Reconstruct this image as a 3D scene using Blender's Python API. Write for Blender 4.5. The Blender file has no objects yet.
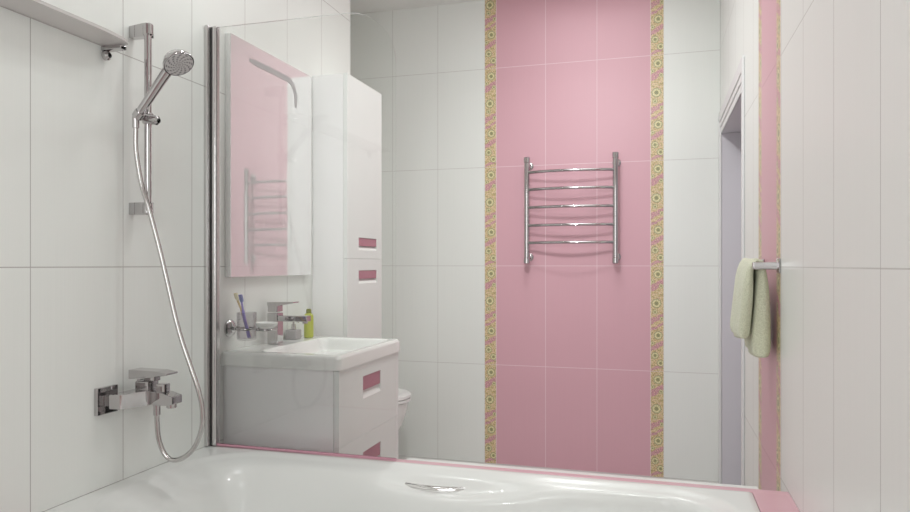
import bpy, bmesh, math, random
from mathutils import Vector, Matrix
random.seed(7)
PI = math.pi
sc = bpy.context.scene
COL = sc.collection

# ------------------------------------------------------------------ dimensions (metres)
W = 1.783          # room width (left wall x=0, right wall x=W)
YB = 4.10          # back wall
YN = -0.45         # near wall, behind the viewer
HC = 2.82          # ceiling
NY = 3.116         # where the left wall ends and the toilet niche starts
NX = -0.52         # niche depth
TUB_Y0, TUB_Y1, TUB_X1, TUB_Z = 1.30, 2.0, 1.69, 0.60

# ------------------------------------------------------------------ materials
def principled(name, color, rough=0.4, metal=0.0, spec=0.5, coat=0.0, trans=0.0, ior=1.45):
    m = bpy.data.materials.new(name); m.use_nodes = True
    b = m.node_tree.nodes['Principled BSDF']
    b.inputs['Base Color'].default_value = (*color, 1)
    b.inputs['Roughness'].default_value = rough
    b.inputs['Metallic'].default_value = metal
    b.inputs['Specular IOR Level'].default_value = spec
    b.inputs['Coat Weight'].default_value = coat
    b.inputs['Coat Roughness'].default_value = 0.03
    b.inputs['Transmission Weight'].default_value = trans
    b.inputs['IOR'].default_value = ior
    return m

class NT:
    def __init__(s, m): s.t = m.node_tree; s.n = s.t.nodes; s.l = s.t.links
    def math(s, op, a, b=None, c=None, clamp=False):
        n = s.n.new('ShaderNodeMath'); n.operation = op; n.use_clamp = clamp
        for i, v in enumerate((a, b, c)):
            if v is None: continue
            if isinstance(v, (int, float)): n.inputs[i].default_value = v
            else: s.l.new(v, n.inputs[i])
        return n.outputs[0]
    def mix(s, f, a, b):
        n = s.n.new('ShaderNodeMix'); n.data_type = 'RGBA'
        for k, v in ((0, f), (6, a), (7, b)):
            if isinstance(v, (int, float)): n.inputs[k].default_value = v
            elif isinstance(v, tuple): n.inputs[k].default_value = (*v, 1)
            else: s.l.new(v, n.inputs[k])
        return n.outputs[2]
    def pos(s):
        g = s.n.new('ShaderNodeNewGeometry'); x = s.n.new('ShaderNodeSeparateXYZ')
        s.l.new(g.outputs['Position'], x.inputs[0]); return x.outputs, g.outputs['Position']
    def noise(s, vec, scale, detail=2.0, rough=0.5, mapscale=None):
        if mapscale:
            mp = s.n.new('ShaderNodeMapping'); mp.inputs['Scale'].default_value = mapscale
            s.l.new(vec, mp.inputs[0]); vec = mp.outputs[0]
        n = s.n.new('ShaderNodeTexNoise'); n.inputs['Scale'].default_value = scale
        n.inputs['Detail'].default_value = detail; n.inputs['Roughness'].default_value = rough
        s.l.new(vec, n.inputs['Vector']); return n.outputs['Fac']
    def ramp(s, f, stops, interp='LINEAR'):
        r = s.n.new('ShaderNodeValToRGB'); e = r.color_ramp.elements; r.color_ramp.interpolation = interp
        e[0].position, e[0].color = stops[0][0], (*stops[0][1], 1)
        e[1].position, e[1].color = stops[1][0], (*stops[1][1], 1)
        for p, c in stops[2:]:
            k = e.new(p); k.color = (*c, 1)
        s.l.new(f, r.inputs[0]); return r.outputs[0]

def tile_mat(name, axis, off, color, grout, gw=0.0026, rough=0.32, rib=0.06, zh=0.6, ribcol=0.03, hgrout=None):
    """30x60 wall tile: vertical joints along `axis`, horizontal joints every 60 cm."""
    m = principled(name, color, rough)
    t = NT(m); b = t.n['Principled BSDF']
    P, pv = t.pos()
    u = t.math('DIVIDE', t.math('SUBTRACT', P['XYZ'.index(axis)], off), 0.3005)
    v = t.math('DIVIDE', P[2], zh)
    def joint(q, per, w):
        f = t.math('FRACT', t.math('ADD', q, 50.0))
        d = t.math('MULTIPLY', t.math('MINIMUM', f, t.math('SUBTRACT', 1.0, f)), per)
        return t.math('LESS_THAN', d, w / 2)
    gv, gh = joint(u, 0.3005, gw), joint(v, zh, gw); g = t.math('MAXIMUM', gv, gh)
    hgrout = hgrout or grout
    ms = (330, 330, 1.5)
    n = t.noise(pv, 1.0, 3, 0.6, ms)
    k = t.math('ADD', t.math('MULTIPLY', t.math('SUBTRACT', n, 0.5), ribcol * 2), 1.0)
    base = t.n.new('ShaderNodeVectorMath'); base.operation = 'SCALE'
    base.inputs[0].default_value = color; t.l.new(k, base.inputs['Scale'])
    t.l.new(t.mix(gv, t.mix(gh, base.outputs[0], hgrout), grout), b.inputs['Base Color'])
    bp = t.n.new('ShaderNodeBump'); bp.inputs['Strength'].default_value = rib; bp.inputs['Distance'].default_value = 0.001
    t.l.new(t.math('SUBTRACT', n, t.math('MULTIPLY', g, 1.5)), bp.inputs['Height'])
    t.l.new(bp.outputs[0], b.inputs['Normal'])
    t.l.new(t.math('ADD', t.math('MULTIPLY', g, 0.5), rough), b.inputs['Roughness'])
    return m

def border_mat(name, axis, u0, width=0.072):
    """Floral listello: ochre ground, pink leaves, ringed rosettes, repeated every 60 cm."""
    m = principled(name, (0.6, 0.45, 0.2), 0.3)
    t = NT(m); b = t.n['Principled BSDF']
    P, pv = t.pos()
    u = t.math('SUBTRACT', P['XYZ'.index(axis)], u0)
    fz = t.math('FRACT', t.math('ADD', t.math('DIVIDE', P[2], 0.6), 10.0))
    v = t.math('MULTIPLY', t.math('SUBTRACT', 1.0, fz), 0.6)
    vec = t.n.new('ShaderNodeCombineXYZ'); t.l.new(u, vec.inputs[0]); t.l.new(v, vec.inputs[1]); vec = vec.outputs[0]
    n1 = t.noise(vec, 70, 3, 0.6)
    col = t.ramp(n1, [(0.34, (0.36, 0.33, 0.17)), (0.45, (0.66, 0.46, 0.24)), (0.54, (0.80, 0.68, 0.42)), (0.64, (0.72, 0.44, 0.34))])
    # pink leaves: diagonal bands
    n2 = t.noise(vec, 26, 2, 0.5)
    dg = t.math('ADD', t.math('ADD', v, t.math('MULTIPLY', u, 0.55)), t.math('MULTIPLY', n2, 0.03))
    leaf = None
    for c, w in ((0.145, 0.020), (0.335, 0.016), (0.382, 0.008), (0.490, 0.013), (0.612, 0.010)):
        k = t.math('LESS_THAN', t.math('ABSOLUTE', t.math('SUBTRACT', dg, c)), w)
        leaf = k if leaf is None else t.math('MAXIMUM', leaf, k)
    n3 = t.noise(vec, 120, 2, 0.5)
    pinkc = t.ramp(n3, [(0.4, (0.58, 0.20, 0.36)), (0.6, (0.74, 0.42, 0.44))])
    col = t.mix(t.math('MULTIPLY', leaf, 0.85), col, pinkc)
    for (cu, cv, r) in ((0.56, 0.047, .022), (0.45, 0.213, .024), (0.35, 0.262, .012), (0.58, 0.395, .022), (0.34, 0.51, .018), (0.76, 0.553, .018), (0.8, .115, .011), (.16, .09, .010), (.85, .30, .011), (.15, .44, .01)):
        du = t.math('SUBTRACT', u, cu * width); dv = t.math('SUBTRACT', v, cv)
        d = t.math('SQRT', t.math('ADD', t.math('MULTIPLY', du, du), t.math('MULTIPLY', dv, dv)))
        ang = t.math('ARCTAN2', du, dv)
        d = t.math('ADD', d, t.math('MULTIPLY', t.math('SINE', t.math('MULTIPLY', ang, 8.0)), 0.0012))
        q = t.math('DIVIDE', d, r * 1.12)
        rc = t.ramp(q, [(0.0, (0.16, 0.17, 0.12)), (0.20, (0.45, 0.42, 0.20)), (0.32, (0.17, 0.20, 0.13)), (0.46, (0.76, 0.66, 0.34)), (0.68, (0.84, 0.78, 0.50)), (0.9, (0.40, 0.37, 0.21))])
        col = t.mix(t.math('LESS_THAN', q, 1.0), col, rc)
    jt = t.math('LESS_THAN', t.math('ABSOLUTE', t.math('SUBTRACT', v, 0.0)), 0.003)
    ed = t.math('MAXIMUM', t.math('LESS_THAN', u, 0.002), t.math('GREATER_THAN', u, width - 0.002))
    col = t.mix(jt, col, (0.80, 0.66, 0.62))
    col = t.mix(ed, col, (0.84, 0.78, 0.68))
    n5 = t.noise(vec, 240, 2, .6); col = t.mix(t.math('MULTIPLY', t.math('LESS_THAN', n5, .46), .65), col, (0.22, 0.22, 0.12))
    t.l.new(col, b.inputs['Base Color'])
    bp = t.n.new('ShaderNodeBump'); bp.inputs['Strength'].default_value = 0.25; bp.inputs['Distance'].default_value = 0.001
    t.l.new(n1, bp.inputs['Height']); t.l.new(bp.outputs[0], b.inputs['Normal'])
    return m

WHITE = (0.80, 0.815, 0.79)
PINK = (0.67, 0.39, 0.45)
GR = (0.47, 0.45, 0.44)
GB = (0.60, 0.585, 0.57)
m_wl = tile_mat('tile_white_left', 'Y', 1.3093, WHITE, GR)
m_wr = tile_mat('tile_white_right', 'Y', 1.2312, WHITE, GR, hgrout=(0.60, 0.59, 0.57))
m_wb = tile_mat('tile_white_back', 'X', 0.1363, WHITE, GB, gw=0.0028)
m_wb2 = tile_mat('tile_white_back_right', 'X', 1.4818, WHITE, GB, gw=0.0028)
m_pb = tile_mat('tile_pink_back', 'X', 0.5083, PINK, (0.80, 0.62, 0.66), gw=0.0034, rib=0.03, rough=0.40)
m_pr = tile_mat('tile_pink_right', 'Y', 2.222, PINK, (0.58, 0.36, 0.41), gw=0.002, rib=0.03)
m_bb1 = border_mat('border_back_a', 'X', 0.4363)
m_bb2 = border_mat('border_back_b', 'X', 1.4098)
m_br1 = border_mat('border_right_a', 'Y', 2.148)
m_br2 = border_mat('border_right_b', 'Y', 2.5225)
m_floor = tile_mat('floor_tile', 'X', 0.0, (0.78, 0.77, 0.75), GB, rough=0.25)
m_ceil = principled('ceiling_paint', (0.86, 0.86, 0.84), 0.35)
m_chrome = principled('chrome', (0.54, 0.52, 0.525), 0.07, 1.0)
m_steel = principled('polished_steel', (0.58, 0.56, 0.555), 0.14, 1.0)
m_alu = principled('satin_aluminium', (0.66, 0.64, 0.64), 0.22, 1.0)
m_grip = principled('bright_chrome', (0.86, 0.85, 0.85), 0.10, 1.0)
m_dark = principled('dark_gap', (0.03, 0.03, 0.03), 0.5)
m_acryl = principled('white_acrylic', (0.745, 0.75, 0.735), 0.24, 0, 0.5, 0.1)
m_ceramic = principled('white_ceramic', (0.84, 0.85, 0.83), 0.08, 0, 0.5, 0.3)
m_lacq = principled('white_lacquer', (0.79, 0.81, 0.795), 0.22, 0, 0.45, 0.0)
m_lacqb = principled('white_lacquer_body', (0.88, 0.875, 0.88), 0.14, 0, 0.5, 0.2)
m_hpink = principled('pink_lacquer', (0.43, 0.15, 0.21), 0.35)
m_ledge = principled('pink_ledge', (0.66, 0.41, 0.46), 0.25)
m_white = principled('white_plastic', (0.80, 0.80, 0.79), 0.3)
m_frame = principled('door_frame_paint', (0.74, 0.73, 0.74), 0.35)
m_door = principled('door_lavender_cast', (0.60, 0.58, 0.62), 0.45)  # lavender cast of reflected light put into the base colour
m_green = principled('lime_plastic', (0.50, 0.54, 0.08), 0.3)
m_dgreen = principled('olive_cap', (0.22, 0.24, 0.05), 0.35)
m_greyb = principled('grey_glazed', (0.40, 0.38, 0.39), 0.25)
m_ochre = principled('ochre_plastic', (0.62, 0.48, 0.26), 0.35)
m_purple = principled('violet_plastic', (0.30, 0.25, 0.62), 0.3)
m_bristle = principled('pale_bristles', (0.75, 0.70, 0.50), 0.7)
m_bristle2 = principled('blue_bristles', (0.18, 0.20, 0.45), 0.7)
m_pinkseal = principled('pink_seal', (0.60, 0.30, 0.38), 0.15, 0, 0.5)

def clear_mat(name, tint, rough=0.0, refl=1.0, ior=1.5):
    m = bpy.data.materials.new(name); m.use_nodes = True
    t = NT(m); t.n.clear()
    o = t.n.new('ShaderNodeOutputMaterial'); mx = t.n.new('ShaderNodeMixShader')
    tr = t.n.new('ShaderNodeBsdfTransparent'); tr.inputs[0].default_value = (*tint, 1)
    gl = t.n.new('ShaderNodeBsdfGlossy'); gl.inputs['Roughness'].default_value = rough
    fr = t.n.new('ShaderNodeFresnel'); fr.inputs['IOR'].default_value = ior
    t.l.new(t.math('MULTIPLY', fr.outputs[0], refl, clamp=True), mx.inputs[0])
    t.l.new(tr.outputs[0], mx.inputs[1]); t.l.new(gl.outputs[0], mx.inputs[2]); t.l.new(mx.outputs[0], o.inputs[0])
    return m
m_glass = clear_mat('screen_glass', (0.985, 0.99, 0.985), 0.0, 1.0, 1.52)
m_tumbler = clear_mat('smoky_tumbler_glass', (0.90, 0.89, 0.90), 0.0, 0.35)
m_shelf = principled('frosted_shelf_glass', (0.68, 0.65, 0.64), 0.25); m_shelf.node_tree.nodes['Principled BSDF'].inputs['Alpha'].default_value = 0.75
m_mirror = principled('mirror_silver', (0.93, 0.925, 0.925), 0.0, 1.0)

def make_mirror():
    m = bpy.data.materials.new('mirror_glass'); m.use_nodes = True
    t = NT(m); t.n.clear()
    o = t.n.new('ShaderNodeOutputMaterial'); mx = t.n.new('ShaderNodeMixShader')
    a = t.n.new('ShaderNodeBsdfGlossy'); a.inputs['Color'].default_value = (0.95, 0.95, 0.95, 1); a.inputs['Roughness'].default_value = 0.0
    d = t.n.new('ShaderNodeBsdfDiffuse'); d.inputs['Color'].default_value = (0.88, 0.88, 0.88, 1)  # white diffuse stands in for screen glare washing out the reflection
    mx.inputs[0].default_value = 0.42
    t.l.new(a.outputs[0], mx.inputs[1]); t.l.new(d.outputs[0], mx.inputs[2]); t.l.new(mx.outputs[0], o.inputs[0])
    return m
m_mirror = make_mirror()
m_frost = principled('frosted_strip', (0.42, 0.40, 0.41), 0.4)

def towel_mat():
    m = principled('green_terry', (0.57, 0.60, 0.44), 0.95)
    t = NT(m); b = t.n['Principled BSDF']
    P, pv = t.pos()
    n = t.noise(pv, 260, 3, 0.7); n2 = t.noise(pv, 24, 2)
    bp = t.n.new('ShaderNodeBump'); bp.inputs['Strength'].default_value = 0.9; bp.inputs['Distance'].default_value = 0.004
    t.l.new(t.math('ADD', n, n2), bp.inputs['Height']); t.l.new(bp.outputs[0], b.inputs['Normal'])
    t.l.new(t.ramp(n, [(0.3, (0.58, 0.60, 0.44)), (0.7, (0.82, 0.84, 0.66))]), b.inputs['Base Color'])
    b.inputs['Sheen Weight'].default_value = 0.4
    return m
m_towel = towel_mat()

def spray_mat(center, ax, ay):
    """Shower face: grey-white disc with swirling rows of dark nozzles."""
    m = principled('spray_face', (0.55, 0.53, 0.53), 0.3)
    t = NT(m); b = t.n['Principled BSDF']
    tc = t.n.new('ShaderNodeTexCoord'); x = t.n.new('ShaderNodeSeparateXYZ'); t.l.new(tc.outputs['Object'], x.inputs[0])
    X, Y = x.outputs[0], x.outputs[1]
    r = t.math('SQRT', t.math('ADD', t.math('MULTIPLY', X, X), t.math('MULTIPLY', Y, Y)))
    a = t.math('ARCTAN2', Y, X)
    sw = t.math('ADD', t.math('MULTIPLY', a, 12 / (2 * PI)), t.math('MULTIPLY', r, 50.0))
    fa = t.math('ABSOLUTE', t.math('SUBTRACT', t.math('FRACT', t.math('ADD', sw, 20)), 0.5))
    fr = t.math('ABSOLUTE', t.math('SUBTRACT', t.math('FRACT', t.math('DIVIDE', r, 0.0062)), 0.5))
    dot = t.math('MULTIPLY', t.math('LESS_THAN', fa, 0.22), t.math('LESS_THAN', fr, 0.30))
    dot = t.math('MULTIPLY', dot, t.math('LESS_THAN', r, 0.038))
    t.l.new(t.mix(dot, (0.55, 0.53, 0.53), (0.20, 0.19, 0.20)), b.inputs['Base Color'])
    return m
m_spray = spray_mat(None, None, None)

# ------------------------------------------------------------------ mesh helpers
def box(bm, a, b, bev=0.0, seg=2):
    cx = [(a[i] + b[i]) / 2 for i in range(3)]; s = [abs(b[i] - a[i]) for i in range(3)]
    r = bmesh.ops.create_cube(bm, size=1.0, matrix=Matrix.Translation(cx) @ Matrix.Diagonal((*s, 1)))
    if bev > 0:
        vs = set(r['verts']); es = [e for e in bm.edges if e.verts[0] in vs and e.verts[1] in vs]
        bmesh.ops.bevel(bm, geom=es, offset=min(bev, min(s) * 0.49), segments=seg, profile=0.5, affect='EDGES')
    return bm

def frame(n):
    n = Vector(n).normalized(); u = n.cross(Vector((0, 0, 1)))
    if u.length < 1e-4: u = Vector((1, 0, 0))
    u.normalize(); return u, n.cross(u), n

def lathe(bm, prof, origin=(0, 0, 0), axis=(0, 0, 1), seg=32, caps=True):
    u, v, n = frame(axis); o = Vector(origin); rings = []
    for r, h in prof:
        rings.append([bm.verts.new(o + n * h + (u * math.cos(2 * PI * k / seg) + v * math.sin(2 * PI * k / seg)) * max(r, 1e-5)) for k in range(seg)])
    for a, b in zip(rings, rings[1:]):
        for k in range(seg): bm.faces.new((a[k], a[(k + 1) % seg], b[(k + 1) % seg], b[k]))
    if caps: bm.faces.new(rings[0][::-1]); bm.faces.new(rings[-1])
    return bm

def cyl(bm, a, b, r, seg=24, bev=0.0):
    a, b = Vector(a), Vector(b); L = (b - a).length
    pr = [(r - bev, 0), (r, bev), (r, L - bev), (r - bev, L)] if bev else [(r, 0), (r, L)]
    return lathe(bm, pr, a, b - a, seg)

def smooth_path(pts, n=10):
    P = [Vector(p) for p in pts]; P = [2 * P[0] - P[1]] + P + [2 * P[-1] - P[-2]]; out = []
    for i in range(1, len(P) - 2):
        for k in range(n):
            t = k / n
            out.append(0.5 * ((2 * P[i]) + (P[i + 1] - P[i - 1]) * t + (2 * P[i - 1] - 5 * P[i] + 4 * P[i + 1] - P[i + 2]) * t * t + (3 * P[i] - P[i - 1] - 3 * P[i + 1] + P[i + 2]) * t ** 3))
    out.append(P[-2]); return out

def tube(bm, path, rad, seg=16, sx=1.0, ridge=0.0):
    n = len(path); rings = []; u = None
    for i, p in enumerate(path):
        d = (path[min(i + 1, n - 1)] - path[max(i - 1, 0)]).normalized()
        if u is None: u = frame(d)[0]
        u = (u - d * u.dot(d)).normalized(); v = d.cross(u)
        r = rad(i / (n - 1)) if callable(rad) else rad
        if ridge: r *= 1 + ridge * (1 if i % 2 else -1)
        rings.append([bm.verts.new(p + u * math.cos(2 * PI * k / seg) * r * sx + v * math.sin(2 * PI * k / seg) * r) for k in range(seg)])
    for a, b in zip(rings, rings[1:]):
        for k in range(seg): bm.faces.new((a[k], a[(k + 1) % seg], b[(k + 1) % seg], b[k]))
    bm.faces.new(rings[0][::-1]); bm.faces.new(rings[-1]); return bm

def prism(bm, poly, axis, a, b):
    """extrude a polygon given in the plane normal to `axis` ('X','Y','Z')"""
    def P(q, h):
        return {'X': (h, q[0], q[1]), 'Y': (q[0], h, q[1]), 'Z': (q[0], q[1], h)}[axis]
    A = [bm.verts.new(P(q, a)) for q in poly]; B = [bm.verts.new(P(q, b)) for q in poly]; n = len(poly)
    bm.faces.new(A[::-1]); bm.faces.new(B)
    for k in range(n): bm.faces.new((A[k], A[(k + 1) % n], B[(k + 1) % n], B[k]))
    return bm

def NB(): return bmesh.new()

def wloc(o):
    v = Vector((0, 0, 0))
    while o: v += o.location; o = o.parent
    return v

def obj(name, bm, mat, parent=None, origin=None, smooth=35):
    bmesh.ops.recalc_face_normals(bm, faces=bm.faces)
    me = bpy.data.meshes.new(name)
    base = wloc(parent) if parent else Vector((0, 0, 0))
    org = Vector(origin) if origin is not None else base
    bm.transform(Matrix.Translation(-org)); bm.to_mesh(me); bm.free()
    for m in (mat if isinstance(mat, (list, tuple)) else [mat]): me.materials.append(m)
    if smooth:
        me.polygons.foreach_set('use_smooth', [True] * len(me.polygons))
        me.set_sharp_from_angle(angle=math.radians(smooth))
    o = bpy.data.objects.new(name, me); COL.objects.link(o)
    if parent: o.parent = parent
    o.location = org - base
    if smooth and len(me.polygons) > 6:
        wn = o.modifiers.new('normals', 'WEIGHTED_NORMAL'); wn.keep_sharp = True; wn.weight = 100
    return o

def tag(o, label, cat, group=None):
    o['label'] = label; o['category'] = cat
    if group: o['group'] = group
    return o
def thing(name, loc, label, cat, group=None):
    o = bpy.data.objects.new(name, None); COL.objects.link(o); o.location = loc; o.empty_display_size = 0.05
    return tag(o, label, cat, group)
def struct(name, bm, mat, smooth=0):
    o = obj(name, bm, mat, smooth=smooth); o['kind'] = 'structure'; return o

# ------------------------------------------------------------------ the room
bm = NB(); box(bm, (NX - .1, YN - .1, -.1), (W + .5, YB + .1, 0)); struct('floor', bm, m_floor)
bm = NB(); box(bm, (NX - .1, YN - .1, HC), (W + .5, YB + .1, HC + .1)); struct('ceiling', bm, m_ceil)
bm = NB(); box(bm, (NX - .1, YN - .1, 0), (0, NY, HC)); struct('wall_left', bm, m_wl)
bm = NB(); box(bm, (NX - .1, NY, 0), (NX, YB, HC)); struct('wall_niche', bm, m_wl)

def striped_wall(name, axis, cuts, plane, thick, mats, z0=0, z1=HC):
    bm = NB()
    for k in range(len(cuts) - 1):
        n0 = len(bm.faces)
        if axis == 'X': box(bm, (cuts[k], plane, z0), (cuts[k + 1], plane + thick, z1))
        else: box(bm, (plane, cuts[k], z0), (plane + thick, cuts[k + 1], z1))
        bm.faces.ensure_lookup_table()
        for f in bm.faces[n0:]: f.material_index = mats[k]
    return bm
bm = striped_wall('b', 'X', (NX - .1, .4363, .5083, 1.4098, 1.4818, W + .1), YB, .1, (0, 1, 2, 3, 4))
struct('wall_back', bm, [m_wb, m_bb1, m_pb, m_bb2, m_wb2])
bm = striped_wall('n', 'X', (NX - .1, .35, .42, 1.32, 1.39, W + .1), YN, -.1, (0, 1, 2, 3, 0))
struct('wall_near', bm, [m_wb, m_bb1, m_pb, m_bb2])
DY0, DY1, DZ = 3.05, 4.03, 1.945       # door opening
bm = striped_wall('r', 'Y', (YN - .1, 2.148, 2.220, 2.5225, 2.5945, DY0), W, .16, (0, 1, 2, 3, 0))
box(bm, (W, DY1, 0), (W + .16, YB, HC)); box(bm, (W, DY0, DZ), (W + .16, DY1, HC))
struct('wall_right', bm, [m_wr, m_br1, m_pr, m_br2])
# door lining, casing and door leaf
bm = NB()
for y0, y1, z0, z1 in ((DY0, DY0 + .012, 0, DZ), (DY1 - .012, DY1, 0, DZ), (DY0, DY1, DZ - .025, DZ)):
    box(bm, (W + .001, y0, z0), (W + .16, y1, z1))
struct('trim_1', bm, m_door)
bm = NB()
def casing(y0, y1, zt, w, ws, x0, x1):
    box(bm, (x0, y0 - ws, 0), (x1, y0, zt + w), .003); box(bm, (x0, y1, 0), (x1, y1 + ws, zt + w), .003)
    box(bm, (x0, y0, zt), (x1, y1, zt + w), .003)
casing(DY0 + .010, DY1 - .010, DZ - .025, .034, .018, W - .004, W - .0005)
casing(DY0 - .010, DY1 + .010, DZ + .013, .028, .018, W - .007, W - .0005)
casing(DY0 - .030, DY1 + .030, DZ + .045, .055, .038, W - .010, W - .0005)
struct('trim_2', bm, m_frame)
bm = NB(); box(bm, (W + .12, DY0 + .012, 0.005), (W + .155, DY1 - .012, DZ - .025), .002)
door = struct('door_1', bm, m_door)
bm = NB(); cyl(bm, (W + .12, DY0 + .085, 1.0), (W + .075, DY0 + .085, 1.0), .010); cyl(bm, (W + .08, DY0 + .085, 1.0), (W + .08, DY0 + .19, 1.0), .008)
lathe(bm, [(.025, 0), (.025, .006), (.02, .008)], (W + .12, DY0 + .085, 1.0), (-1, 0, 0))
obj('door_handle', bm, m_steel, door)

# pink tiled box around the bath, with the ledge at its end
bm = NB()
zl = TUB_Z - .002
box(bm, (0.0, TUB_Y1, 0), (W, TUB_Y1 + .03, zl), .002)
box(bm, (TUB_X1 + .001, TUB_Y0, 0), (W, TUB_Y1 + .0005, zl), 0)
box(bm, (0.0, TUB_Y0 - .03, 0), (W, TUB_Y0, zl), .002)
struct('trim_3', bm, m_ledge)
bm = NB(); box(bm, (.69, TUB_Y1 + .030, 0), (1.712, TUB_Y1 + .060, TUB_Z - .004), .002); struct('trim_4', bm, m_acryl)

# ------------------------------------------------------------------ bathtub
def sstep(a, b, x):
    t = min(1, max(0, (x - a) / (b - a))); return t * t * (3 - 2 * t)
def tub_z(x, y):
    l, r, n, f, cr = .085, TUB_X1 - .075, TUB_Y0 + .05, TUB_Y1 - .048, .17
    cx, cy, hx, hy = (l + r) / 2, (n + f) / 2, (r - l) / 2, (f - n) / 2
    qx, qy = abs(x - cx) - hx + cr, abs(y - cy) - hy + cr
    d = -(math.hypot(max(qx, 0), max(qy, 0)) + min(max(qx, qy), 0) - cr)      # >0 inside the bowl
    bump = math.exp(-((x - .86) / .27) ** 2) * (1 if y > cy else 1)            # arm rest beside the grips
    left = 1 - sstep(.05, .60, x)
    z = TUB_Z - .010 * sstep(-.03, .0, d)
    z -= .045 * sstep(-.008, .055, d) * (0.35 + .65 * bump + .1 * left)
    a0 = .012 + .055 * bump + .02 * left
    z -= .36 * sstep(a0, a0 + .17 + .12 * left, d)
    return z
def build_tub():
    t = thing('bathtub', (.85, 1.65, 0), 'white acrylic bathtub with wavy inner rim set in pink tiled surround', 'bathtub')
    bm = NB(); nx, ny = 190, 90; g = []
    for i in range(nx + 1):
        row = []
        for j in range(ny + 1):
            x = .001 + (TUB_X1 - .001) * i / nx; y = TUB_Y0 + (TUB_Y1 - TUB_Y0) * j / ny
            z = tub_z(x, y); e = min(j, ny - j, nx - i)
            if e == 0: z -= .005
            row.append(bm.verts.new((x, y, z)))
        g.append(row)
    for i in range(nx):
        for j in range(ny): bm.faces.new((g[i][j], g[i + 1][j], g[i + 1][j + 1], g[i][j + 1]))
    bd = [e for e in bm.edges if e.is_boundary]
    r = bmesh.ops.extrude_edge_only(bm, edges=bd)
    for v in r['geom']:
        if isinstance(v, bmesh.types.BMVert): v.co.z = TUB_Z - .05
    obj('tub_shell', bm, m_acryl, t, smooth=50)
    for sgn, yc in ((1, 1.927), (-1, 1.373)):
        bm = NB(); pts = []
        for k in range(9):
            s = k / 8; x = .668 + .295 * s; b = math.sin(PI * s)
            pts.append((x, yc + sgn * (.016 - .030 * b), .556 - .003 * b - (.008 if k in (0, 8) else 0)))
        tube(bm, smooth_path(pts, 5), lambda q: .0105 * (.55 + .45 * math.sin(PI * q) ** .6), 16, sx=1.0)
        obj('grip_handle', bm, m_grip, t, smooth=60)
    bm = NB(); lathe(bm, [(.028, 0), (.030, .003), (.024, .006), (.005, .007)], (1.55, 1.65, tub_z(1.40, 1.65) - .001)); bm.transform(Matrix.Translation((-.15, 0, 0)))
    obj('drain', bm, m_chrome, t)
build_tub()

# ------------------------------------------------------------------ glass shower screen
def build_screen():
    Ys = 1.998; z0, z1 = TUB_Z + .002, 2.004
    t = thing('shower_screen', (.02, Ys, z0), 'clear glass bath screen with rounded top corner and chrome wall profile', 'shower screen')
    bm = NB()
    box(bm, (.0, Ys - .026, z0), (.015, Ys + .016, z1), .004)
    box(bm, (.019, Ys - .013, z0), (.036, Ys + .013, z1 - .001), .006, 3)
    obj('wall_profile', bm, m_alu, t)
    bm = NB(); box(bm, (.013, Ys - .009, z0), (.020, Ys + .009, z1 - .004)); obj('profile_gap', bm, m_dark, t)  # dark strip put in for the shaded gap between the two profiles
    x0, x1, zt, zb, R = .034, .672, z1 - .004, z0 + .006, .17
    poly = [(x0, zb), (x1, zb)] + [(x1 - R + R * math.cos(a), zt - R + R * math.sin(a)) for a in [PI / 2 * k / 14 for k in range(15)]] + [(x0, zt)]
    bm = NB(); prism(bm, poly, 'Y', Ys - .003, Ys + .003); obj('glass_panel', bm, m_glass, t, smooth=0)
    bm = NB(); box(bm, (x0, Ys - .005, z0), (x1 + .001, Ys + .005, zb + .001), .002)
    s = obj('bottom_seal', bm, m_pinkseal, t); s['label'] = 'pink tinted seal strip'
build_screen()

# ------------------------------------------------------------------ shelf on the left wall
def build_shelf():
    zs = 1.800
    t = thing('glass_shelf', (.0, 1.1, zs), 'grey frosted glass shelf on the left wall above the bath', 'shelf')
    poly = [(.002, .60), (.100, .60), (.100, 1.40)]
    for k in range(1, 13):
        a = PI / 2 * k / 12; poly.append((.070 + .030 * math.cos(a), 1.40 + .147 * math.sin(a)))
    poly += [(.002, 1.547)]
    bm = NB(); prism(bm, poly, 'Z', zs, zs + .008); obj('shelf_panel', bm, m_shelf, t, smooth=0)
    for yy in (1.525, .66):
        bm = NB()
        box(bm, (0, yy + .002, zs - .014), (.066, yy + .026, zs - .0005), .003)
        br = obj('shelf_bracket', bm, m_chrome, t)
        bm = NB(); cyl(bm, (.0, yy + .012, zs - .026), (.022, yy + .012, zs - .026), .013, 24, .006)
        obj('fixing_stud', bm, m_chrome, br)
build_shelf()

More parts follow.
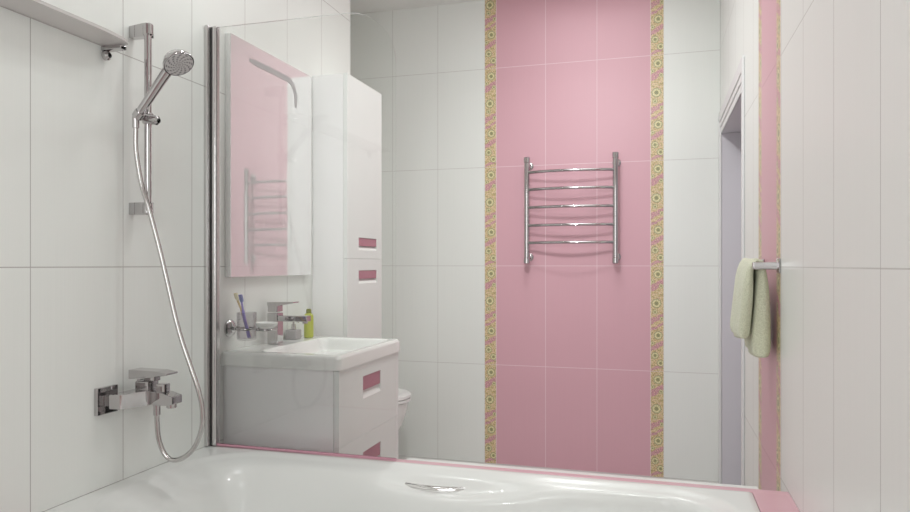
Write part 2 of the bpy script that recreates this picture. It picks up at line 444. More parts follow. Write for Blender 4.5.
# ------------------------------------------------------------------ shower rail, hand shower, hose
RX, RY = .061, 1.637
def build_rail():
    t = thing('shower_rail', (0, RY, 1.35), 'chrome shower riser rail with two wall brackets on left wall', 'shower rail')
    bm = NB(); cyl(bm, (RX, RY, 1.352), (RX, RY, 1.856), .0098, 24); obj('rail_tube', bm, m_chrome, t)
    for zc, s in ((1.872, 1), (1.367, -1)):
        bm = NB()
        poly = [(0, zc - .022), (.072, zc - .020)]
        if s > 0: poly = [(0, zc - .018), (.078, zc - .020), (.080, zc - .004), (.077, zc + .008), (.070, zc + .016), (.060, zc + .019), (.050, zc + .019), (0, zc + .014)]
        else: poly = [(0, zc - .018), (.06, zc - .019), (.072, zc - .013), (.077, zc), (.077, zc + .016), (0, zc + .016)]
        poly = [(min(q[0], .066), q[1]) for q in poly]
        cyl(bm, (RX, RY, poly[0][1] if s > 0 else zc - .018), (RX, RY, zc + .018 if s > 0 else zc + .016), .0135, 28, .004)
        prism(bm, poly, 'Y', RY - .005, RY + .0165)
        obj('wall_bracket', bm, m_chrome, t)
    bm = NB(); zc = 1.620
    cyl(bm, (RX, RY, zc - .016), (RX, RY, zc + .016), .0150, 24, .003)
    sl = obj('slider', bm, m_chrome, t)
    bm = NB(); cyl(bm, (RX - .004, RY - .014, zc + .000), (RX + .050, RY - .016, zc - .012), .0130, 24, .006); obj('clamp_knob', bm, m_chrome, sl)
    bm = NB(); cyl(bm, (RX - .008, RY - .010, zc + .004), (.062, 1.600, zc + .003), .009, 20, .001)
    lathe(bm, [(.0125, -.010), (.0145, -.009), (.0155, .008), (.0145, .010), (.0125, .010)], (.064, 1.597, zc + .003), (.70, -.05, .68), 24)
    obj('handset_cradle', bm, m_chrome, sl)
build_rail()

def build_handset():
    P0 = Vector((.058, 1.597, 1.618)); H = Vector((.203, 1.588, 1.749))
    cam = Vector((1.4459, 0, 1.2057)); toc = (cam - H).normalized()
    yaw = math.radians(16.292); R = Vector((math.cos(yaw), math.sin(yaw), 0)); D = Vector((0, 0, -1))
    n = (toc * .44 + (R * .46 + D * .89) * .90).normalized()
    t = thing('hand_shower', P0, 'chrome hand shower with round nozzle face held on riser rail', 'hand shower')
    bm = NB(); C = H - n * .020
    pts = [P0, P0.lerp(C, .3), P0.lerp(C, .62) - n * .002, P0.lerp(C, .85) - n * .002, C + (C - P0).normalized() * .004]
    tube(bm, smooth_path(pts, 6), lambda q: .0112 + .0045 * q, 20); obj('handle', bm, m_chrome, t, smooth=60)
    bm = NB(); lathe(bm, [(.004, -.030), (.022, -.028), (.035, -.020), (.0405, -.008), (.0415, -.002), (.0405, .0005), (.038, .001)], H, n, 40)
    obj('shower_head', bm, m_chrome, t, smooth=50)
    bm = NB(); lathe(bm, [(.0375, 0), (.0375, .0012), (.034, .0018), (.001, .0024)], (0, 0, 0), (0, 0, 1), 40)
    me = bpy.data.meshes.new('spray_plate'); bmesh.ops.recalc_face_normals(bm, faces=bm.faces); bm.to_mesh(me); bm.free(); me.materials.append(m_spray)
    o = bpy.data.objects.new('spray_plate', me); COL.objects.link(o); o.parent = t; o.location = H + n * .0008 - P0
    o.rotation_euler = n.to_track_quat('Z', 'Y').to_euler(); o['label'] = 'grey perforated spray face'
    return P0
P0 = build_handset()

YAW = math.radians(16.292); Fp = 691.63
def at(x, y, Y):
    """point of the place seen at a measured bearing, on the plane at depth Y"""
    a = (x - 455) / Fp; b = -(y - 264.92) / Fp
    d = Vector((a * math.cos(YAW) - math.sin(YAW), math.cos(YAW) + a * math.sin(YAW), b))
    return Vector((1.4459, 0, 1.2057)) + d * (Y / d.y)

t = thing('shower_hose', (.1, 1.62, .65), 'long flexible chrome hose looping from hand shower down to bath mixer', 'shower hose')
hp = [(P0.x - .004, P0.y, P0.z - .012), (0.052, 1.6, 1.587), (0.050, 1.603, 1.526), (0.064, 1.606, 1.437), (0.085, 1.608, 1.373), (0.106, 1.611, 1.3), (0.127, 1.614, 1.222), (0.148, 1.617, 1.136), (0.166, 1.619, 1.064), (0.185, 1.622, 0.998), (0.210, 1.625, 0.93), (0.234, 1.628, 0.864), (0.245, 1.63, 0.812), (0.242, 1.633, 0.759), (0.218, 1.636, 0.704), (0.184, 1.633, 0.671), (0.147, 1.63, 0.662), (0.123, 1.627, 0.680), (0.108, 1.624, 0.720), (0.105, 1.621, 0.767), (0.107, 1.618, 0.801)]
bm = NB(); tube(bm, smooth_path(hp, 26), .0066, 12, ridge=.05); obj('hose', bm, m_steel, t, smooth=80)
bm = NB(); cyl(bm, (.107, 1.618, .786), (.107, 1.618, .816), .0095, 20, .002); obj('hose_nut', bm, m_chrome, t)
bm = NB(); d = (Vector(hp[0]) - Vector(hp[1])).normalized(); cyl(bm, Vector(hp[0]) - d * .020, Vector(hp[0]) + d * .014, .0092, 20, .002); obj('hose_nut', bm, m_chrome, t)

# ------------------------------------------------------------------ bath mixer
def build_mixer():
    t = thing('bath_mixer', (0, 1.62, .835), 'square chrome bath mixer with flat lever and two wall plates', 'bath mixer tap')
    zc = .838
    for yy in (1.541, 1.699):
        bm = NB(); box(bm, (0, yy - .037, zc - .037), (.012, yy + .037, zc + .037), .002); pl = obj('wall_plate', bm, m_chrome, t)
        bm = NB(); box(bm, (.012, yy - .014, zc - .014), (.034, yy + .014, zc + .014), .002)
        box(bm, (.032, yy - .020, zc - .020), (.068, yy + .020, zc + .019), .003); obj('connector', bm, m_chrome, t)
    # body: shallow curved bar between the two connectors, bulging out to the spout
    bm = NB(); top = []
    pol = [(.036, 1.522), (.036, 1.718)]
    for k in range(15):
        s = k / 14; y = 1.718 - .196 * s
        pol.append((.068 + .034 * math.sin(PI * s) ** 1.6, y))
    prism(bm, pol, 'Z', zc - .020, zc + .020)
    bmesh.ops.bevel(bm, geom=[e for e in bm.edges if abs(e.verts[0].co.z - e.verts[1].co.z) < 1e-5], offset=.002, segments=2, profile=.5, affect='EDGES')
    obj('mixer_body', bm, m_chrome, t)
    bm = NB(); prism(bm, [(.085, zc - .020), (.160, zc - .020), (.172, zc - .016), (.172, zc + .006), (.140, zc + .014), (.085, zc + .020)], 'Y', 1.598, 1.642)
    bmesh.ops.bevel(bm, geom=list(bm.edges), offset=.0025, segments=2, profile=.5, affect='EDGES')
    sp = obj('spout', bm, m_chrome, t)
    bm = NB(); cyl(bm, (.154, 1.62, zc - .028), (.154, 1.62, zc - .014), .0135, 24, .001); obj('aerator', bm, m_steel, sp)
    bm = NB(); box(bm, (.050, 1.598, zc + .018), (.094, 1.642, zc + .044), .003); obj('cartridge_housing', bm, m_chrome, t)
    bm = NB(); box(bm, (.112, 1.607, zc + .014), (.140, 1.633, zc + .038), .003); obj('diverter_knob', bm, m_chrome, t)
    bm = NB(); box(bm, (.072, 1.606, zc + .044), (.106, 1.634, zc + .060), .002)
    prism(bm, [(.030, zc + .050), (.080, zc + .054), (.156, zc + .064), (.156, zc + .069), (.120, zc + .074), (.030, zc + .075)], 'Y', 1.596, 1.644)
    bmesh.ops.bevel(bm, geom=list(bm.edges), offset=.0015, segments=2, profile=.5, affect='EDGES')
    obj('lever', bm, m_chrome, t)
    bm = NB(); cyl(bm, (.107, 1.618, zc - .026), (.107, 1.618, zc - .016), .011, 20, .001); obj('hose_outlet', bm, m_chrome, t)
build_mixer()

# ------------------------------------------------------------------ mirror
def build_mirror():
    y0, y1, z0, z1, d = 2.088, 2.672, 1.163, 2.012, .024
    t = thing('wall_mirror', (0, (y0 + y1) / 2, z0), 'tall rectangular wall mirror with frosted curved stripe above the basin', 'mirror')
    bm = NB(); box(bm, (0, y0, z0), (d - .004, y1, z1), .001); obj('backing_panel', bm, m_white, t)
    bm = NB(); box(bm, (d - .004, y0, z0), (d, y1, z1), .0008); obj('mirror_glass', bm, m_mirror, t, smooth=0)
    # frosted strip: runs level and turns down round the far corner
    w = .022; cy, cz, R = 2.472, 1.885, .066
    mid = [(2.205, cz + R), (2.25, cz + R), (2.30, cz + R), (2.38, cz + R)] + [(cy + R * math.sin(a), cz + R * math.cos(a)) for a in [PI / 2 * k / 10 for k in range(11)]] + [(cy + R, cz - .035)]
    outer, inner = [], []
    for i, p in enumerate(mid):
        q0, q1 = mid[max(i - 1, 0)], mid[min(i + 1, len(mid) - 1)]
        ty, tz = q1[0] - q0[0], q1[1] - q0[1]; L = math.hypot(ty, tz)
        ww = w / 2 * (0.6 if i in (0, len(mid) - 1) else 1)
        outer.append((p[0] - tz / L * ww, p[1] + ty / L * ww)); inner.append((p[0] + tz / L * ww, p[1] - ty / L * ww))
    bm = NB(); prism(bm, outer + inner[::-1], 'X', d - .0002, d + .0015); s = obj('frosted_stripe', bm, m_frost, t, smooth=0)
    s['label'] = 'grey frosted curved stripe'
build_mirror()

# ------------------------------------------------------------------ furniture fronts with a pocket handle
def front_with_pocket(name, x, y0, y1, z0, z1, hy0, hy1, hz0, hz1, parent, th=.018):
    """lacquered front facing +X with a rectangular cut-out; pocket behind it is pink above and white below"""
    bm = NB()
    ys = [y0, hy0, hy1, y1]; zs = [z0, hz0, hz1, z1]
    for i in range(3):
        for j in range(3):
            if i == 1 and j == 1: continue
            a = (x - th, ys[i], zs[j]); b = (x, ys[i + 1], zs[j + 1])
            box(bm, a, b)
    bmesh.ops.remove_doubles(bm, verts=bm.verts, dist=1e-5)
    seen = {}
    for f in list(bm.faces):
        k = tuple(sorted(v.index for v in f.verts))
    bm.verts.index_update()
    for f in list(bm.faces):
        k = tuple(sorted(v.index for v in f.verts)); seen.setdefault(k, []).append(f)
    dead = [f for fs in seen.values() if len(fs) > 1 for f in fs]
    bmesh.ops.delete(bm, geom=dead, context='FACES')
    bmesh.ops.dissolve_limit(bm, angle_limit=.01, verts=bm.verts, edges=bm.edges)
    o = obj(name, bm, m_lacq, parent, smooth=0)
    bv = o.modifiers.new('edge', 'BEVEL'); bv.width = .0007; bv.segments = 2
    zm = hz0 + (hz1 - hz0) * .36
    bm = NB()
    box(bm, (x - .030, hy0 - .004, hz0 - .004), (x - .024, hy1 + .004, hz1 + .004))
    box(bm, (x - .028, hy0 - .004, hz1 - .0005), (x - .0185, hy1 + .004, hz1 + .004))
    box(bm, (x - .028, hy0 - .004, zm), (x - .004, hy0 + .001, hz1)); box(bm, (x - .028, hy1 - .001, zm), (x - .004, hy1 + .004, hz1))
    box(bm, (x - .026, hy0 + .001, zm), (x - .003, hy1 - .001, hz1 - .001))
    h = obj('handle', bm, m_hpink, o, smooth=0); h['label'] = 'dusty pink recessed grip'
    bm = NB(); prism(bm, [(x - .024, hz0 - .001), (x + .0005, hz0 - .001), (x - .004, hz0 + .006), (x - .016, zm + .001), (x - .024, zm + .001)], 'Y', hy0 + .0005, hy1 - .0005)
    obj('grip_lip', bm, m_white, o, smooth=0)
    return o

def build_tall():
    x, y0, y1, z0, z1 = .168, 2.722, 3.108, .34, 2.030
    t = thing('tall_cabinet', (0, (y0 + y1) / 2, z0), 'tall narrow white wall cabinet with two doors, beside the mirror', 'cabinet')
    bm = NB(); box(bm, (.0005, y0, z0), (x - .019, y1, z1), .002); obj('body', bm, m_lacqb, t)
    zm = 1.233
    front_with_pocket('door', x, y0, y1, zm + .0005, z1, 2.842, 3.050, 1.272, 1.328, t)
    front_with_pocket('door', x, y0, y1, z0, zm - .0005, 2.842, 3.050, 1.122, 1.181, t)
build_tall()

def build_vanity():
    x, y0, y1, z0, z1 = .441, 2.078, 2.622, .26, .856
    t = thing('vanity_cabinet', (0, (y0 + y1) / 2, z0), 'white glossy two-drawer vanity cabinet hung under the washbasin', 'cabinet')
    bm = NB()                      # open carcass: the basin bowl hangs inside it
    o4 = [(.0005, y0), (x - .029, y0), (x - .022, y0 + .003), (x - .019, y0 + .010), (x - .019, y0 + .018), (.018, y0 + .018), (.018, y1 - .018), (x - .019, y1 - .018), (x - .019, y1 - .010), (x - .022, y1 - .003), (x - .029, y1), (.0005, y1)]
    prism(bm, o4, 'Z', z0, z1); box(bm, (.018, y0 + .018, z0 + .001), (x - .020, y1 - .018, z0 + .018)); obj('body', bm, m_lacqb, t)
    front_with_pocket('drawer', x, y0, y1, 0.6003, z1 - .001, 2.272, 2.436, .730, .808, t)
    front_with_pocket('drawer', x, y0, y1, z0, .5998, 2.272, 2.436, .460, .538, t)
build_vanity()

# ------------------------------------------------------------------ washbasin
def rr_sdf(x, y, x0, x1, y0, y1, cr):
    cx, cy, hx, hy = (x0 + x1) / 2, (y0 + y1) / 2, (x1 - x0) / 2, (y1 - y0) / 2
    qx, qy = abs(x - cx) - hx + cr, abs(y - cy) - hy + cr
    return math.hypot(max(qx, 0), max(qy, 0)) + min(max(qx, qy), 0) - cr
def build_basin():
    X0, X1, Y0, Y1, ZT, ZB = 0.0005, .449, 2.066, 2.634, .906, .857
    t = thing('washbasin', (.23, 2.35, ZB), 'white rectangular ceramic washbasin on top of the vanity cabinet', 'washbasin')
    bm = NB(); nx, ny = 100, 120; g = []
    for i in range(nx + 1):
        row = []
        for j in range(ny + 1):
            u, v = i / nx, j / ny
            x = X0 + (X1 - X0) * u; y = Y0 + (Y1 - Y0) * v
            z = ZT
            d = -rr_sdf(x, y, .115, X1 - .030, Y0 + .045, Y1 - .035, .05)
            slope = sstep(-.004, .035, d) * .045
            z -= slope + .055 * sstep(.0, .17, d) 
            do = -rr_sdf(x, y, X0 - .06, X1, Y0, Y1, .022)
            z -= .012 * (1 - sstep(0, .009, do)) 
            # pull grid corners inside the rounded outline
            if do < 0:
                cx = min(max(x, X0), X1 - .022); cy = min(max(y, Y0 + .022), Y1 - .022)
                L = math.hypot(x - cx, y - cy)
                if L > .022: x = cx + (x - cx) * .022 / L; y = cy + (y - cy) * .022 / L
            row.append(bm.verts.new((x, y, z)))
        g.append(row)
    for i in range(nx):
        for j in range(ny): bm.faces.new((g[i][j], g[i + 1][j], g[i + 1][j + 1], g[i][j + 1]))
    bd = [e for e in bm.edges if e.is_boundary]
    r = bmesh.ops.extrude_edge_only(bm, edges=bd)
    nv = [v for v in r['geom'] if isinstance(v, bmesh.types.BMVert)]
    for v in nv: v.co.z = ZB + .0005
    es = [e for e in bm.edges if e.is_boundary]
    bmesh.ops.holes_fill(bm, edges=es, sides=0)
    obj('bowl', bm, m_ceramic, t, smooth=60)
    bm = NB(); lathe(bm, [(.022, 0), (.022, .003), (.014, .004), (.004, .002)], (.27, 2.35, ZT - .100)); obj('drain', bm, m_chrome, t)
build_basin()

def build_basin_tap():
    z = .9065
    t = thing('basin_mixer', (.045, 2.335, z), 'square chrome mixer tap standing on the washbasin', 'tap')
    bm = NB(); box(bm, (.028, 2.314, z), (.072, 2.358, z + .118), .003); obj('tap_body', bm, m_chrome, t)
    bm = NB(); box(bm, (.060, 2.318, z + .086), (.192, 2.354, z + .108), .003); sp = obj('spout', bm, m_chrome, t)
    bm = NB(); cyl(bm, (.176, 2.336, z + .079), (.176, 2.336, z + .088), .010, 20); obj('aerator', bm, m_steel, sp)
    bm = NB(); box(bm, (.029, 2.315, z + .121), (.071, 2.357, z + .146), .003); prism(bm, [(.028, z + .145), (.064, z + .143), (.138, z + .156), (.138, z + .160), (.028, z + .158)], 'Y', 2.314, 2.358)
    obj('lever', bm, m_chrome, t)
build_basin_tap()

# ------------------------------------------------------------------ holder with tumbler and soap dish
HY = 2.114
def build_holder():
    zc = .983
    t = thing('tumbler_holder', (0, HY, zc), 'round chrome wall holder carrying tumbler and soap dish by the mirror', 'holder')
    bm = NB(); lathe(bm, [(.031, 0), (.031, .006), (.026, .013), (.012, .018)], (0, HY, zc), (1, 0, 0), 32); obj('rosette', bm, m_chrome, t)
    bm = NB(); cyl(bm, (.012, HY, zc), (.032, HY, zc), .008, 20)
    obj('arm', bm, m_chrome, t); bm = NB(); cyl(bm, (.105, HY, zc), (.118, HY, zc), .005, 16); obj('connecting_arm', bm, m_chrome, t)
    for cx, r in ((.0705, .0372), (.149, .034)):
        bm = NB(); ring = [Vector((cx + r * math.cos(a), HY + r * math.sin(a), zc)) for a in [2 * PI * k / 32 for k in range(32)]]
        bm2 = bm; n = 32; rs = []
        for k in range(n):
            d = (ring[k] - Vector((cx, HY, zc))).normalized()
            rs.append([bm.verts.new(ring[k] + (d * math.cos(b) + Vector((0, 0, 1)) * math.sin(b) * 1.5) * .0028) for b in [2 * PI * q / 8 for q in range(8)]])
        for k in range(n):
            for q in range(8): bm.faces.new((rs[k][q], rs[(k + 1) % n][q], rs[(k + 1) % n][(q + 1) % 8], rs[k][(q + 1) % 8]))
        obj('ring', bm, m_chrome, t, smooth=80)
build_holder()
def open_cup(bm, cx, cy, z0, z1, r0, r1, th):
    lathe(bm, [(r0 - .004, z0), (r0, z0 + .003), (r1, z1), (r1 - th, z1), (r0 - th, z0 + .006), (.001, z0 + .006)], (cx, cy, 0), (0, 0, 1), 32)
bm = NB(); open_cup(bm, .0705, HY, .944, 1.040, .0335, .0340, .0025)
tag(obj('tumbler', bm, m_tumbler, origin=(.0705, HY, .944), smooth=50), 'smoky clear glass tumbler holding two toothbrushes', 'tumbler')
bm = NB(); lathe(bm, [(.012, .986), (.026, .989), (.036, .997), (.039, 1.006), (.037, 1.007), (.032, .999), (.020, .994), (.001, .993)], (.149, HY, 0), (0, 0, 1), 32)
dish = obj('soap_dish', bm, m_ceramic, origin=(.149, HY, .986), smooth=60)
tag(dish, 'white round soap dish in the chrome holder ring', 'soap dish')

def brush(name, a, b, mat, bmat, label, curve=.004):
    a, b = Vector(a), Vector(b)
    t = thing(name, a, label, 'toothbrush')
    mid = a.lerp(b, .5) + Vector((curve, 0, 0))
    path = smooth_path([a, a.lerp(b, .25) + Vector((curve * .5, 0, 0)), mid, a.lerp(b, .8), b], 8)
    def rad(q): return .0062 - .0016 * q if q < .60 else (.0036 if q < .83 else .0062)
    bm = NB(); tube(bm, path, rad, 12); obj('brush_handle', bm, mat, t, smooth=80)
    d = (b - a).normalized(); side = Vector((.75, -.65, 0)).normalized()
    bm = NB(); M = Matrix.Translation(b - d * .013 + side * .007)
    q = d.to_track_quat('Z', 'X').to_matrix().to_4x4()
    bmx = bmesh.ops.create_cube(bm, size=1.0, matrix=M @ q @ Matrix.Diagonal((.009, .009, .024, 1)))
    obj('bristles', bm, bmat, t, smooth=0)
brush('toothbrush', (.079, HY + .006, .953), (.022, HY + .004, 1.106), m_ochre, m_bristle, 'ochre yellow toothbrush leaning left in the glass tumbler')
brush('toothbrush', (.086, HY - .008, .953), (.050, HY - .010, 1.102), m_purple, m_bristle2, 'violet toothbrush standing in the glass tumbler', -.003)

# soap dispenser and green bottle on the far end of the basin
t = thing('soap_dispenser', (.034, 2.50, .906), 'small grey square soap dispenser with pump behind the basin tap', 'soap dispenser')
bm = NB(); box(bm, (.010, 2.478, .9065), (.058, 2.526, .944), .003); obj('jar', bm, m_greyb, t)
bm = NB(); cyl(bm, (.034, 2.502, .945), (.034, 2.502, .955), .010, 20, .001); cyl(bm, (.034, 2.502, .955), (.034, 2.502, .966), .0085, 20); cyl(bm, (.034, 2.502, .966), (.034, 2.502, .978), .004, 12)
tube(bm, smooth_path([(.026, 2.502, .979), (.041, 2.502, .981), (.058, 2.502, .976)], 4), .0042, 10); obj('pump', bm, m_steel, t)
t = thing('green_bottle', (.066, 2.57, .906), 'lime green plastic bottle with flip cap on the washbasin', 'bottle')
bm = NB(); lathe(bm, [(.017, 0), (.0195, .004), (.0195, .086), (.017, .095), (.010, .101)], (.066, 2.570, .9065), (0, 0, 1), 28); obj('bottle_body', bm, m_green, t, smooth=60)
bm = NB(); lathe(bm, [(.0105, .100), (.0105, .114), (.008, .118)], (.066, 2.570, .9065), (0, 0, 1), 24); obj('cap', bm, m_dgreen, t)

# ------------------------------------------------------------------ heated towel ladder on the pink column
def build_ladder():
    yp = 4.020; xl, xr = .711, 1.219
    t = thing('heated_towel_ladder', ((xl + xr) / 2, YB, 1.22), 'chrome five-rung heated towel ladder on the pink back wall column', 'towel radiator')
    for x, zt in ((xl, 1.838), (xr, 1.845)):
        bm = NB(); cyl(bm, (x, yp, 1.232), (x, yp, zt - .012), .0155, 28, .002); p = obj('post', bm, m_chrome, t)
        for z0 in (1.214, zt - .034):
            bm = NB(); cyl(bm, (x, yp, z0), (x, yp, z0 + .034), .0185, 28, .003); obj('end_cap', bm, m_chrome, p)
        for zz in (1.252, 1.795):
            bm = NB(); cyl(bm, (x + .002, yp, zz), (x + .002, YB, zz), .009, 20)
            lathe(bm, [(.024, 0), (.024, .004), (.018, .009), (.010, .010)], (x + .002, YB, zz), (0, -1, 0), 28); obj('wall_mount', bm, m_chrome, t)
    for z in (1.747, 1.646, 1.541, 1.436, 1.335):
        bm = NB(); pts = []
        for k in range(11):
            s = k / 10; pts.append((xl + (xr - xl) * s, yp - .052 * math.sin(PI * s) ** .8, z - .0))
        tube(bm, smooth_path(pts, 5), .0088, 16); obj('rung', bm, m_chrome, t, smooth=80)
build_ladder()

# ------------------------------------------------------------------ towel rail and towel on the right wall
def build_towel_rail():
    zr, xr = 1.203, 1.722
    t = thing('towel_rail', (W, 2.165, zr), 'short chrome towel bar on the right wall', 'towel rail')
    bm = NB(); cyl(bm, (xr, 2.158, zr), (xr, 2.47, zr), .0075, 20); obj('bar', bm, m_chrome, t)
    for yy in (2.163, 2.465):
        bm = NB(); box(bm, (W - .006, yy - .020, zr - .022), (W, yy + .020, zr + .022), .003)
        box(bm, (xr - .012, yy - .010, zr - .011), (W - .004, yy + .010, zr + .011), .004, 3); obj('wall_bracket', bm, m_chrome, t)
build_towel_rail()
def build_towel():
    prof = [(1.687, .998, .016), (1.690, 1.03, .018), (1.695, 1.08, .018), (1.699, 1.13, .017), (1.702, 1.165, .015), (1.706, 1.190, .012), (1.712, 1.208, .009), (1.723, 1.2175, .0075),
            (1.736, 1.211, .0095), (1.740, 1.190, .012), (1.743, 1.15, .016), (1.744, 1.10, .020), (1.744, 1.05, .023), (1.743, 1.00, .026), (1.742, .940, .028)]
    C = smooth_path([(p[0], 0, p[1]) for p in prof], 5); n = len(C)
    def th(i):
        f = i / 5; k = min(int(f), len(prof) - 2); s = f - k; return prof[k][2] * (1 - s) + prof[k + 1][2] * s
    ys0, ys1, m = 2.182, 2.415, 26
    bm = NB(); rings = []
    rnd = random.Random(3)
    for j in range(m + 1):
        v = j / m; y = ys0 + (ys1 - ys0) * v
        e = min(v, 1 - v); shr = (1 - (1 - min(1, e / .10)) ** 2) ** .5 if e < .10 else 1; shr = .25 + .75 * shr
        ring = []
        L, Rr = [], []
        for i, c in enumerate(C):
            d = (C[min(i + 1, n - 1)] - C[max(i - 1, 0)]).normalized(); nn = Vector((d.z, 0, -d.x)) * -1
            s = i / (n - 1); endf = min(1, min(i, n - 1 - i) / 3); ef = .7 + .3 * math.sin(endf * PI / 2)
            hang = abs(s - .5) * 2
            w = .0045 * math.sin(v * 15 + s * 3) * hang
            yy = y + .010 * math.sin(c.z * 26) * hang * (1 - 2 * v) * .6
            sag = -.014 * hang ** 6 * math.sin(v * PI * .9 + .3) + (.012 * (v - .4) if s < .5 else 0)
            base = Vector((c.x + w, yy, c.z + sag)); h = th(i) * shr * ef
            L.append(bm.verts.new(base + nn * h)); Rr.append(bm.verts.new(base - nn * h * .95))
        rings.append(L + Rr[::-1])
    N = len(rings[0])
    for a, b in zip(rings, rings[1:]):
        for k in range(N): bm.faces.new((a[k], a[(k + 1) % N], b[(k + 1) % N], b[k]))
    for r in (rings[0], rings[-1]):
        h = N // 2
        for k in range(h - 1): bm.faces.new((r[k], r[k + 1], r[N - 2 - k], r[N - 1 - k]))
    o = obj('hand_towel', bm, m_towel, origin=(1.722, 2.30, 1.2), smooth=80)
    sb = o.modifiers.new('sub', 'SUBSURF'); sb.levels = 1; sb.render_levels = 2
    tag(o, 'pale green terry towel draped over the chrome bar on the right wall', 'towel')
build_towel()

# ------------------------------------------------------------------ wall-hung toilet in the niche
def build_toilet():
    yc = 3.66; xb = NX; xt = .108
    t = thing('toilet', (xb, yc, 0), 'white wall-hung toilet in the niche behind the vanity cabinet', 'toilet')
    def outline(sc, tip):
        pts = []
        for k in range(40):
            a = 2 * PI * k / 40; x = math.cos(a); y = math.sin(a)
            if x > 0: px = -.16 + (tip + .16) * x; py = .185 * sc * math.copysign(abs(y) ** .85, y)
            else: px = -.16 + (-.16 - xb - .02) * x * (1 if abs(y) > 0 else 1); py = .185 * sc * math.copysign(abs(y) ** .45, y)
            pts.append((px, yc + py))
        return pts
    def loft(bm, layers):
        rs = [[bm.verts.new((p[0], p[1], z)) for p in outline(s, tip)] for s, tip, z in layers]
        for a, b in zip(rs, rs[1:]):
            for k in range(40): bm.faces.new((a[k], a[(k + 1) % 40], b[(k + 1) % 40], b[k]))
        bm.faces.new(rs[0][::-1]); bm.faces.new(rs[-1])
    bm = NB(); loft(bm, [(.35, -.16, .12), (.55, -.05, .16), (.74, .02, .24), (.88, .065, .33), (.95, .088, .40), (.96, .095, .445), (.93, .09, .447)]); obj('pan', bm, m_ceramic, t, smooth=60)
    bm = NB(); loft(bm, [(.97, .100, .448), (1.0, .106, .451), (1.0, .106, .464), (.98, .102, .467)]); obj('seat', bm, m_white, t, smooth=50)
    bm = NB(); loft(bm, [(.98, .103, .468), (1.0, xt, .471), (1.0, xt, .486), (.97, .098, .494), (.85, .07, .498)]); obj('lid', bm, m_white, t, smooth=50)
    bm = NB(); box(bm, (xb, yc - .12, .95), (xb + .012, yc + .12, 1.11), .004); obj('flush_plate', bm, m_white, t)
    t.location.z -= .014
build_toilet()

# ------------------------------------------------------------------ ceiling lamps
m_lamp = bpy.data.materials.new('lamp_diffuser'); m_lamp.use_nodes = True
tn = NT(m_lamp); tn.n.clear(); e = tn.n.new('ShaderNodeEmission'); e.inputs['Strength'].default_value = 6; o_ = tn.n.new('ShaderNodeOutputMaterial'); tn.l.new(e.outputs[0], o_.inputs[0])
LAMPS = [(.32, 1.83, .7, 'above the bath screen'), (1.30, 1.83, 0.9, 'above the bath end by the towel bar'), (.95, 2.95, 1.6, 'in the middle of the room'), (.90, .45, 1.0, 'added as fill over the near end of the room')]  # near-end lamp is an added fill
POWER = 5.0
def build_lamps():
    root = None
    for i, (x, y, k, where) in enumerate(LAMPS):
        t = thing('recessed_ceiling_light', (x, y, HC - .012), 'round recessed white ceiling spotlight ' + where, 'ceiling light', 'recessed ceiling spotlights')
        bm = NB(); lathe(bm, [(.060, .011), (.064, .004), (.060, .0), (.052, .002), (.050, .011)], (x, y, HC - .012), (0, 0, 1), 32, caps=False); obj('rim', bm, m_chrome, t)
        bm = NB(); lathe(bm, [(.050, 0), (.050, .004)], (x, y, HC - .006), (0, 0, 1), 32); obj('diffuser', bm, m_lamp, t)
        L = bpy.data.lights.new('spot_light', 'AREA'); L.shape = 'DISK'; L.size = .12; L.energy = POWER * k; L.color = (.98, 1.0, .985); L.spread = math.radians(140)
        lo = bpy.data.objects.new('spot_light', L); COL.objects.link(lo); lo.location = (x, y, HC - .02)
build_lamps()
def build_spot():  # added spot out of view, throws more direct light on the back wall
    P = Vector((1.02, 1.50, 2.70)); T = Vector((.90, 4.1, 1.25)); d = (T - P).normalized()
    t = thing('fill_spotlight', (P.x, P.y, HC), 'added white ceiling spotlight, unseen, tilted to brighten the pink column', 'spotlight')
    bm = NB(); lathe(bm, [(.055, 0), (.055, .012), (.045, .018)], (P.x, P.y, HC), (0, 0, -1), 32); obj('ceiling_plate', bm, m_white, t)
    bm = NB(); cyl(bm, (P.x, P.y, HC - .015), (P.x, P.y, P.z + .02), .010, 20); obj('stem', bm, m_white, t)
    bm = NB(); lathe(bm, [(.04, -.10), (.075, -.07), (.095, .0), (.098, .002), (.085, .001), (.082, -.006)], P, d, 36, caps=False); obj('lamp_head', bm, m_white, t, smooth=60)
    bm = NB(); lathe(bm, [(.083, -.008), (.083, -.004)], P, d, 36); obj('diffuser', bm, m_lamp, t)
    L = bpy.data.lights.new('aimed_light', 'AREA'); L.shape = 'DISK'; L.size = .17; L.energy = 8.0; L.color = (.98, 1.0, .985); L.spread = math.radians(85)
    lo = bpy.data.objects.new('aimed_light', L); COL.objects.link(lo); lo.location = P + d * .006; lo.rotation_euler = d.to_track_quat('-Z', 'Y').to_euler()
build_spot()
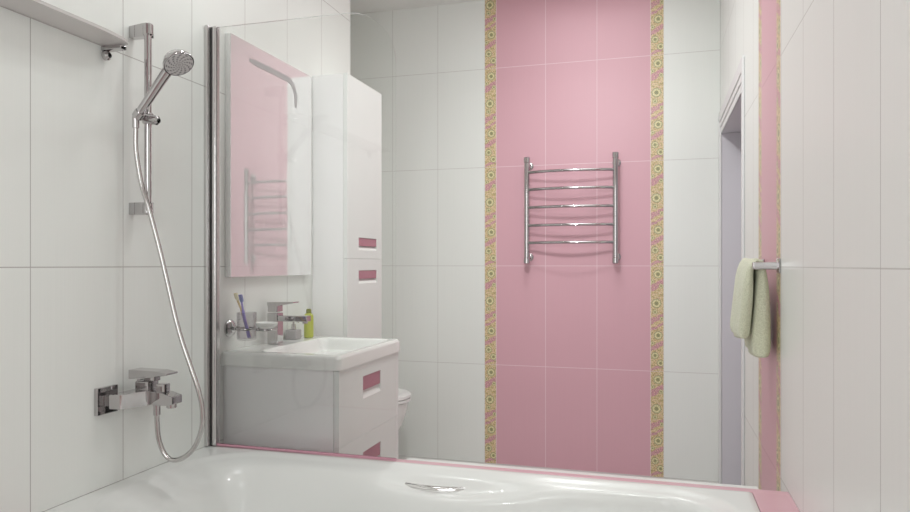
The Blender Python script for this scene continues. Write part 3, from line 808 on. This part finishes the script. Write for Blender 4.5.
def area(loc, rot, sx, sy, power, col=(1, 1, 1)):
    L = bpy.data.lights.new('soft_light', 'AREA'); L.shape = 'RECTANGLE'; L.size = sx; L.size_y = sy; L.energy = power; L.color = col
    o = bpy.data.objects.new('soft_light', L); COL.objects.link(o); o.location = loc; o.rotation_euler = rot
area((1.08, 2.85, HC - .03), (0, 0, 0), .7, 1.9, 17, (.955, 1.0, .985))

# made-up glowing window in the near wall, fill light from behind the viewer
m_pane = bpy.data.materials.new('fill_pane_glow'); m_pane.use_nodes = True
tn = NT(m_pane); tn.n.clear(); e = tn.n.new('ShaderNodeEmission'); e.inputs['Strength'].default_value = 1.2; o_ = tn.n.new('ShaderNodeOutputMaterial'); tn.l.new(e.outputs[0], o_.inputs[0])
bm = NB()
for a, b in (((.45, YN, 1.0), (.50, YN + .03, 2.2)), ((1.25, YN, 1.0), (1.30, YN + .03, 2.2)), ((.50, YN, 1.0), (1.25, YN + .03, 1.05)), ((.50, YN, 2.15), (1.25, YN + .03, 2.2))): box(bm, a, b, .003)
wf = struct('fill_window_1', bm, m_frame)
bm = NB(); box(bm, (.50, YN, 1.05), (1.25, YN + .008, 2.15)); obj('fill_window_pane', bm, m_pane, wf, smooth=0)
area((.875, YN + .02, 1.6), (PI / 2, 0, 0), .74, 1.08, 19, (.97, 1.0, 1.0))  # fill light in front of the added window
w = bpy.data.worlds.new('world'); sc.world = w; w.use_nodes = True
w.node_tree.nodes['Background'].inputs[0].default_value = (.9, .9, .9, 1); w.node_tree.nodes['Background'].inputs[1].default_value = .5

# ------------------------------------------------------------------ camera
cd = bpy.data.cameras.new('camera'); cd.sensor_width = 36; cd.lens = Fp * 36 / 910; cd.shift_y = (264.92 - 256) / 910; cd.clip_start = .02
co = bpy.data.objects.new('camera', cd); COL.objects.link(co); co.location = (1.4459, 0, 1.2057); co.rotation_euler = (PI / 2, 0, YAW)
sc.camera = co
sc.view_settings.view_transform = 'Standard'; sc.view_settings.look = 'None'; sc.view_settings.gamma = 1.0; sc.view_settings.use_curve_mapping = False
sc.view_settings.exposure = -0.87
sc.cycles.max_bounces = 14; sc.cycles.diffuse_bounces = 8; sc.cycles.glossy_bounces = 6; sc.cycles.transparent_max_bounces = 16
